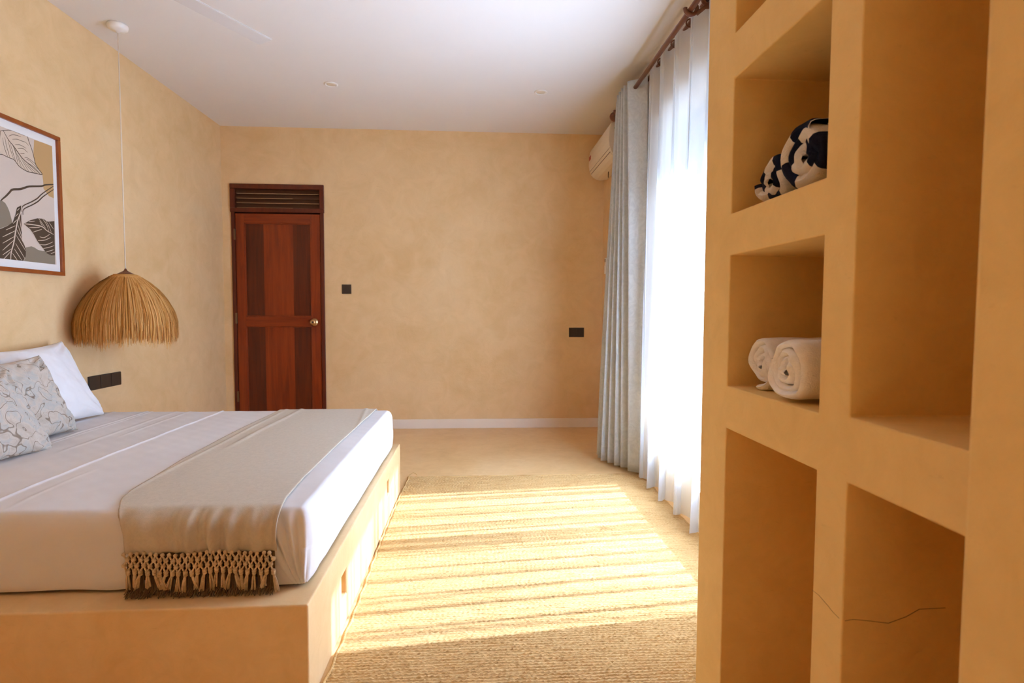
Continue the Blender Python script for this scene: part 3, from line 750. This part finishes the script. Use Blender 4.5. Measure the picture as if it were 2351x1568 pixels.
# ------------------------------------------------------------------ air conditioner
ac = tag(empty('air_conditioner', (R, 4.85, 2.5)), 'split air conditioner in shaded cream high on the right wall behind the drape', 'air conditioner')
prof = [(R-.002, 2.645), (1.092, 2.645), (1.076, 2.638), (1.066, 2.62), (1.058, 2.56), (1.056, 2.50), (1.062, 2.455), (1.078, 2.415), (1.10, 2.39), (1.13, 2.372), (1.16, 2.365), (R-.002, 2.37)]
AY0, AY1 = 4.56, 5.37
def acbody():
    n = len(prof); ys = [(AY0, .0, .985), (AY0+.006, .0, 1.0), (AY1-.006, .0, 1.0), (AY1, .0, .985)]
    vs = []; fs = []; c = (R-.002, 2.5)
    for y, _, s in ys: vs += [(c[0]+(x-c[0])*s, y, c[1]+(z-c[1])*s) for x, z in prof]
    for i in range(3):
        for k in range(n): fs.append((i*n+k, i*n+(k+1) % n, (i+1)*n+(k+1) % n, (i+1)*n+k))
    fs += [tuple(range(n)), tuple(3*n+k for k in range(n))]
    o = fixn(pyd('casing', vs, fs, M['ac_plastic'], ac, False)); return o
acbody()
tubeo('panel_seam', M['seam'], ac, [(1.0665, AY0+.006, 2.443), (1.0665, AY1-.006, 2.443)], .0016, 5)
vs = [(x, y, z) for y in (AY0+.03, AY1-.03) for x, z in ((1.0755, 2.413), (1.099, 2.3865), (1.128, 2.369), (1.129, 2.3725), (1.101, 2.391), (1.079, 2.4165))]
fixn(pyd('vent_flap', vs, [(0, 1, 7, 6), (1, 2, 8, 7), (2, 3, 9, 8), (3, 4, 10, 9), (4, 5, 11, 10), (5, 0, 6, 11), (0, 5, 4, 3, 2, 1), (6, 7, 8, 9, 10, 11)], M['ac_plastic'], ac, False))
tubeo('vent_slot', M['seam'], ac, [(1.0762, AY0+.03, 2.4165), (1.0762, AY1-.03, 2.4165)], .0028, 5)
pyd('energy_sticker', [(1.0572, y, z) for y, z in ((5.27, 2.515), (5.36, 2.515), (5.36, 2.575), (5.27, 2.575))], [(0, 1, 2, 3)], M['sticker'], ac, False)
boxo('side_label', M['led'], ac, 1.10, 1.118, AY0-.001, AY0+.002, 2.588, 2.603)
tubeo('cable_loop', M['seam'], ac, [(1.165, 5.02, 2.37), (1.165, 5.02, 2.335), (1.167, 5.035, 2.318), (1.17, 5.05, 2.335), (1.17, 5.05, 2.37)], .0035, 6)

# ------------------------------------------------------------------ pendant lamp
PX, PY = -2.128, 3.625
pl = tag(empty('pendant_lamp', (PX, PY, .93)), 'grass fringe pendant lamp hanging on a pale cord beside the bed', 'lamp')
fixn(MB().add(lathe([(.052, H-.0005), (.055, H-.010), (.052, H-.026), (.040, H-.036), (.012, H-.042), (.004, H-.052)], 28, (PX, PY, 0))).build('ceiling_rose', M['white_plastic'], pl))
tubeo('cord', M['cord'], pl, [(PX, PY, H-.045), (PX, PY, 1.372)], .0034, 8)
fixn(MB().add(lathe([(.004, 1.385), (.010, 1.372), (.030, 1.360), (.045, 1.352), (.046, 1.347), (.0, 1.346)], 24, (PX, PY, 0))).build('shade_cap', M['rod'], pl))
rim = MB()
for r, z in ((.060, 1.344), (.072, 1.338), (.083, 1.331), (.092, 1.323)): rim.add(ring((PX, PY, z), r, .0055, 'z', 30, 6))
rim.build('woven_crown', M['straw'], pl)
DR = [.080, .108, .138, .168, .195, .222, .243, .250]; DZ_ = [1.333, 1.312, 1.287, 1.252, 1.213, 1.160, 1.110, 1.060]
def dome(t): # t 0 (crown) .. 1 (rim of frame)
    k = np.linspace(0, 1, 8); return float(np.interp(t, k, DR)), float(np.interp(t, k, DZ_))
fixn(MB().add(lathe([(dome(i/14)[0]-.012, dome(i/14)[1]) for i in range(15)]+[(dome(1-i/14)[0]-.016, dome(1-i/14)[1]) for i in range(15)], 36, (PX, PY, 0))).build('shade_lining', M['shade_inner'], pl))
st = MB()
XW = L+.006
for k in range(2600):
    a = random.uniform(0, 2*PI); lay = random.random()
    t0 = random.choice([0, 0, 0, random.uniform(.05, .5), random.uniform(.3, .8)]); w = random.uniform(.0010, .0024)
    jit = random.gauss(0, .08); out = random.uniform(0, .016)
    zend = random.gauss(.955, .020) + .014*math.sin(a*5)+.010*math.sin(a*13)
    pts = []
    for i in range(6):
        t = t0+(1-t0)*i/5; r, z = dome(t); pts.append((r+out*(.4+t), z, a+jit*t*.35))
    r, z = dome(1); dr_ = random.gauss(.004, .007)
    pts.append((r+out+dr_*.6+.002, (z+zend)/2, a+jit*.45)); pts.append((r+out+dr_, zend, a+jit*.5))
    vs = []
    for i, (r, z, aa) in enumerate(pts):
        ww = w*(1 if i < len(pts)-1 else .4)
        for s in (-1, 1):
            x, y = PX+r*math.cos(aa)-s*ww*math.sin(aa), PY+r*math.sin(aa)+s*ww*math.cos(aa)
            vs.append((max(x, XW+random.uniform(0, .004)), y, z+(.0006 if s > 0 else 0)))
    st.add((vs, [(2*i, 2*i+1, 2*i+3, 2*i+2) for i in range(len(pts)-1)]))
tag(st.build('grass_fringe', M['straw'], pl), kind='stuff')
fixn(MB().add(lathe([(.015, 1.30), (.018, 1.27), (.018, 1.235), (.02, 1.23), (.03, 1.20), (.03, 1.175), (.018, 1.155), (.002, 1.15)], 20, (PX, PY, 0))).build('bulb', M['white_plastic'], pl))
tubeo('lamp_stem', M['cord'], pl, [(PX, PY, 1.345), (PX, PY, 1.29)], .008, 8)

# ------------------------------------------------------------------ framed print
ART={'leaf_out': [(3.01, 2.012), (3.036, 2.023), (3.074, 2.035), (3.112, 2.036), (3.155, 2.036), (3.179, 2.036), (3.19, 2.012), (3.204, 1.985), (3.214, 1.959), (3.222, 1.932), (3.23, 1.905), (3.248, 1.886), (3.274, 1.863), (3.227, 1.858), (3.182, 1.854), (3.153, 1.857), (3.118, 1.868), (3.097, 1.885), (3.084, 1.893), (3.05, 1.895), (3.017, 1.9), (2.997, 1.905)], 'leaf_rib': [(3.026, 2.021), (3.058, 1.982), (3.088, 1.96), (3.114, 1.937), (3.145, 1.912), (3.192, 1.892), (3.259, 1.862)], 'leaf_veins': [[(3.059, 2.001), (3.084, 2.016), (3.112, 2.021), (3.138, 2.022)], [(3.082, 1.993), (3.111, 2.002), (3.139, 2.002), (3.168, 2.002), (3.186, 1.991)], [(3.098, 1.97), (3.127, 1.978), (3.152, 1.976), (3.17, 1.972)], [(3.113, 1.956), (3.148, 1.965), (3.169, 1.958), (3.178, 1.953)], [(3.128, 1.935), (3.15, 1.941), (3.157, 1.941)], [(3.156, 1.92), (3.175, 1.925), (3.215, 1.913), (3.23, 1.905)], [(3.167, 1.916), (3.193, 1.913), (3.229, 1.893), (3.248, 1.884)], [(3.181, 1.898), (3.214, 1.889), (3.255, 1.867)], [(3.021, 1.982), (3.029, 1.941), (3.041, 1.911), (3.05, 1.896)], [(3.035, 1.991), (3.043, 1.95), (3.054, 1.918), (3.06, 1.898)], [(3.054, 1.981), (3.066, 1.94), (3.084, 1.896)], [(3.067, 1.968), (3.082, 1.926), (3.097, 1.885)], [(3.084, 1.959), (3.097, 1.935), (3.111, 1.877)], [(3.092, 1.953), (3.11, 1.916), (3.132, 1.866)], [(3.11, 1.93), (3.13, 1.893), (3.16, 1.859)], [(3.131, 1.913), (3.154, 1.886), (3.182, 1.855)], [(3.148, 1.904), (3.173, 1.882), (3.212, 1.857)], [(3.17, 1.895), (3.198, 1.877), (3.235, 1.861)]], 'tan': [(3.227, 2.033), (3.295, 2.04), (3.364, 2.037), (3.357, 1.831), (3.354, 1.751), (3.317, 1.756), (3.28, 1.789), (3.28, 1.82), (3.276, 1.86), (3.252, 1.884), (3.23, 1.909), (3.218, 1.96)], 'br1': [(2.994, 1.669), (3.009, 1.683), (3.027, 1.698), (3.051, 1.722), (3.069, 1.739), (3.119, 1.752), (3.148, 1.765), (3.182, 1.779), (3.263, 1.798), (3.295, 1.812), (3.354, 1.827)], 'br2': [(3.353, 1.817), (3.302, 1.783), (3.261, 1.753), (3.232, 1.727), (3.191, 1.701), (3.131, 1.667), (3.124, 1.637)], 'dk1': [(3.12, 1.669), (3.093, 1.653), (3.08, 1.612), (3.063, 1.574), (3.03, 1.552), (2.998, 1.536), (2.976, 1.527), (2.969, 1.378), (2.989, 1.378), (3.053, 1.379), (3.12, 1.38), (3.137, 1.411), (3.141, 1.448), (3.118, 1.493), (3.118, 1.553), (3.118, 1.618)], 'dk1rib': [(3.126, 1.67), (3.114, 1.63), (3.093, 1.585), (3.077, 1.529), (3.063, 1.472), (3.044, 1.42), (3.039, 1.38)], 'dk1v': [[(3.092, 1.638), (3.108, 1.652)], [(3.08, 1.606), (3.101, 1.626)], [(3.063, 1.568), (3.09, 1.592)], [(3.018, 1.53), (3.077, 1.559)], [(2.995, 1.492), (3.074, 1.533)], [(2.994, 1.461), (3.067, 1.503)], [(2.992, 1.426), (3.062, 1.483)], [(2.991, 1.403), (3.049, 1.441)], [(2.993, 1.38), (3.041, 1.425)], [(3.105, 1.604), (3.117, 1.535)], [(3.094, 1.567), (3.12, 1.497)], [(3.085, 1.542), (3.132, 1.468)], [(3.08, 1.512), (3.138, 1.439)], [(3.074, 1.47), (3.132, 1.396)], [(3.064, 1.442), (3.109, 1.388)], [(3.052, 1.418), (3.083, 1.382)]], 'dk2': [(3.132, 1.577), (3.178, 1.603), (3.227, 1.621), (3.268, 1.625), (3.301, 1.614), (3.35, 1.625), (3.345, 1.436), (3.317, 1.432), (3.283, 1.441), (3.259, 1.464), (3.22, 1.5), (3.198, 1.531), (3.175, 1.555)], 'dk2rib': [(3.138, 1.578), (3.192, 1.582), (3.257, 1.581), (3.29, 1.565), (3.34, 1.55)], 'dk2v': [[(3.242, 1.608), (3.261, 1.584)], [(3.235, 1.622), (3.266, 1.593), (3.282, 1.576)], [(3.263, 1.624), (3.291, 1.597), (3.306, 1.564)], [(3.284, 1.621), (3.308, 1.59), (3.323, 1.56)], [(3.309, 1.612), (3.342, 1.579)], [(3.168, 1.563), (3.24, 1.574)], [(3.19, 1.542), (3.256, 1.567)], [(3.238, 1.524), (3.271, 1.525), (3.314, 1.549)], [(3.224, 1.503), (3.27, 1.51), (3.318, 1.531)], [(3.235, 1.483), (3.281, 1.487), (3.334, 1.509)], [(3.259, 1.464), (3.302, 1.475), (3.341, 1.489)], [(3.279, 1.447), (3.336, 1.466)], [(3.313, 1.441), (3.344, 1.454)], [(3.166, 1.593), (3.209, 1.603)]], 'blob': [(2.984, 1.671), (3.005, 1.67), (3.022, 1.663), (3.035, 1.645), (3.046, 1.624), (3.057, 1.585), (3.059, 1.569), (3.03, 1.553), (2.998, 1.538), (2.977, 1.53)], 'hill': [(3.124, 1.379), (3.137, 1.411), (3.142, 1.457), (3.179, 1.467), (3.202, 1.462), (3.226, 1.452), (3.258, 1.451), (3.284, 1.455), (3.346, 1.462), (3.345, 1.381)]}
pf = tag(empty('framed_print', (L, 3.13, 1.71)), 'botanical leaf print in a thin red-brown wood frame above the bed', 'picture')
QY0, QY1, QZ0, QZ1 = 2.84, 3.404, 1.325, 2.098; fwid = .021
pxw = L+.001; pxf = L+.024
boxo('frame_rail', M['pict_frame'], pf, pxw, pxf, QY0, QY1, QZ1-fwid, QZ1, bev=.002); boxo('frame_rail', M['pict_frame'], pf, pxw, pxf, QY0, QY1, QZ0, QZ0+fwid, bev=.002)
boxo('frame_stile', M['pict_frame'], pf, pxw, pxf, QY0, QY0+fwid, QZ0+fwid, QZ1-fwid, bev=.002); boxo('frame_stile', M['pict_frame'], pf, pxw, pxf, QY1-fwid, QY1, QZ0+fwid, QZ1-fwid, bev=.002)
boxo('mount', M['mount'], pf, pxw, L+.010, QY0+fwid, QY1-fwid, QZ0+fwid, QZ1-fwid)
py0, py1, pz0, pz1 = QY0+fwid+.029, 3.355, 1.385, 2.036
pr = boxo('print', M['paper'], pf, L+.0101, L+.0108, py0, py1, pz0, pz1)
def poly(name, pts, mat, lay):
    p = [(min(max(y, py0), py1), min(max(z, pz0), pz1)) for y, z in pts]; x = L+.0109+.0003*lay
    tris = tessellate_polygon([[Vector((y, z, 0)) for y, z in p]])
    return pyd(name, [(x, y, z) for y, z in p], [tuple(t) for t in tris], mat, pr, False)
def strokes(name, lines, w, mat, lay):
    mb = MB(); x = L+.0109+.0003*lay
    for ln in lines:
        P = np.array(ln); n = max(3, len(P)*4); 
        Q = catmull(P, n) if len(P) > 2 else np.array([P[0]+(P[1]-P[0])*i/(n-1) for i in range(n)])
        d = np.gradient(Q, axis=0); d = np.stack([-d[:, 1], d[:, 0]], -1)/(np.linalg.norm(d, axis=1, keepdims=True)+1e-9)
        tt = np.linspace(0, 1, n); ww = w*.5*(.55+.45*np.sin(PI*tt))
        A, B = Q+d*ww[:, None], Q-d*ww[:, None]
        vs = []
        for a, b in zip(A, B):
            for c in (a, b): vs.append((x, min(max(c[0], py0), py1), min(max(c[1], pz0), pz1)))
        mb.add((vs, [(2*i, 2*i+1, 2*i+3, 2*i+2) for i in range(n-1)]))
    return mb.build(name, mat, pr, False)
poly('tan_shape', ART['tan'], M['ink_tan'], 1); poly('grey_shape', ART['blob'], M['ink_grey'], 1); poly('hill_shape', ART['hill'], M['ink_grey'], 1)
poly('pale_leaf', ART['leaf_out'], M['ink_peach'], 2)
strokes('pale_leaf_lines', [ART['leaf_out']+ART['leaf_out'][:1]], .0042, M['ink_dark'], 3); strokes('pale_leaf_veins', ART['leaf_veins'], .0026, M['ink_dark'], 3); strokes('pale_leaf_rib', [ART['leaf_rib']], .0050, M['ink_dark'], 3)
poly('dark_leaf', ART['dk1'], M['ink_dark'], 3); strokes('dark_leaf_veins', ART['dk1v'], .0036, M['ink_peach'], 4); strokes('dark_leaf_rib', [ART['dk1rib']], .0075, M['ink_peach'], 4)
poly('dark_leaf', ART['dk2'], M['ink_dark'], 3); strokes('dark_leaf_veins', ART['dk2v'], .0034, M['ink_peach'], 4); strokes('dark_leaf_rib', [ART['dk2rib']], .0055, M['ink_peach'], 4)
b1, b2 = ART['br1'], ART['br2']
strokes('branch', [b1], .011, M['ink_dark'], 3); strokes('branch', [b2, [(y+.006, z-.014) for y, z in b2]], .0065, M['ink_dark'], 3)

# ------------------------------------------------------------------ switches and sockets
def plate(name, label, cat, mods, axis, fixed, a0, a1, z0, z1, grp=None):
    root = tag(empty(name, {'y': ((a0+a1)/2, fixed, z0), 'x': (fixed, (a0+a1)/2, z0)}[axis]), label, cat)
    def bx_(nm, lo, hi, za, zb, d0, d1, mat, bev, par):
        if axis == 'y': return boxo(nm, mat, par, lo, hi, fixed-d1, fixed-d0, za, zb, bev=bev)
        return boxo(nm, mat, par, fixed+d0, fixed+d1, lo, hi, za, zb, bev=bev)
    bx_('back_plate', a0, a1, z0, z1, .0005, .006, M['dark_plastic'], .002, root)
    w = (a1-a0)/mods
    for k in range(mods):
        lo, hi = a0+w*k+.004, a0+w*(k+1)-.004
        r_ = bx_('switch_rocker', lo, hi, z0+.004, z1-.004, .0055, .010, M['dark_plastic'], .0015, root)
    return root
plate('light_switch', 'single dark brown light switch on the back wall right of the door', 'switch', 1, 'y', D, -1.265, -1.177, 1.294, 1.382)
plate('wall_socket', 'dark brown double socket low on the back wall near the drape', 'socket', 2, 'y', D, .904, 1.053, .886, .977)
plate('bedside_switch', 'dark brown three-gang switch plate beside the white pillow', 'switch', 3, 'x', L, 3.590, 3.908, .640, .728)
rh = tag(empty('remote_holder', (R, 5.40, 1.50)), 'small white remote control holder on the right wall below the air conditioner', 'remote holder')
boxo('cradle', M['white_plastic'], rh, R-.020, R-.0005, 5.30, 5.35, 1.49, 1.57, bev=.004)
boxo('remote', M['white_plastic'], rh, R-.016, R-.004, 5.303, 5.347, 1.515, 1.64, bev=.004)
boxo('remote_screen', M['dark_plastic'], rh, R-.0165, R-.0155, 5.31, 5.34, 1.60, 1.63)

# ------------------------------------------------------------------ ceiling lights
for i, (x, y, lb) in enumerate(((-1.084, 4.44, 'recessed round ceiling downlight on the left, nearer the door'), (.502, 4.478, 'recessed round ceiling downlight on the right, nearer the curtains'))):
    d = tag(empty('downlight', (x, y, H)), lb, 'ceiling light', 'recessed downlights')
    fixn(MB().add(lathe([(.050, H-.0005), (.051, H-.005), (.044, H-.009), (.036, H-.006), (.034, H-.0008)], 30, (x, y, 0))).build('trim_ring', M['white_plastic'], d))
    fixn(MB().add(lathe([(.035, H-.0005), (.034, H-.004), (.02, H-.0055), (.002, H-.006)], 24, (x, y, 0))).build('lens', M['downlight'], d))

# ------------------------------------------------------------------ ceiling fan above the bed (one blade tip in view)
HX, HY, FZ = -1.39, 2.47, 2.50
fan = tag(empty('ceiling_fan', (HX, HY, H)), 'white ceiling fan above the bed, one blade tip showing at the top', 'fan')
fixn(MB().add(lathe([(.06, H-.0005), (.062, H-.02), (.05, H-.05), (.016, H-.07), (.014, H-.075)], 26, (HX, HY, 0))).build('canopy', M['white_plastic'], fan))
tubeo('down_rod', M['white_plastic'], fan, [(HX, HY, H-.07), (HX, HY, FZ+.06)], .012, 12)
fixn(MB().add(lathe([(.02, FZ+.075), (.07, FZ+.065), (.10, FZ+.03), (.10, FZ-.01), (.085, FZ-.04), (.03, FZ-.055), (.002, FZ-.056)], 30, (HX, HY, 0))).build('motor', M['white_plastic'], fan))
base_a = math.atan2(3.05-HY, -1.07-HX)
for k in range(3):
    a = base_a+k*2*PI/3; ca, sa = math.cos(a), math.sin(a); bl = bmesh.new()
    box(bl, .17, .665, -.052, .052, -.004, .004)
    for v in bl.verts:
        if v.co.x > .6: v.co.y *= .9
        else: v.co.y *= .8
    bmesh.ops.rotate(bl, verts=bl.verts, cent=(0, 0, 0), matrix=Matrix.Rotation(math.radians(-4), 3, 'X'))
    bmesh.ops.bevel(bl, geom=bl.edges[:], offset=.003, segments=2, affect='EDGES')
    for v in bl.verts: v.co = Vector((HX+v.co.x*ca-v.co.y*sa, HY+v.co.x*sa+v.co.y*ca, FZ+v.co.z))
    b = obj('blade', bl, M['fan_paint'], fan)
    tubeo('blade_arm', M['white_plastic'], b, [(HX+.09*ca, HY+.09*sa, FZ+.005), (HX+.25*ca, HY+.25*sa, FZ+.006)], .010, 8)
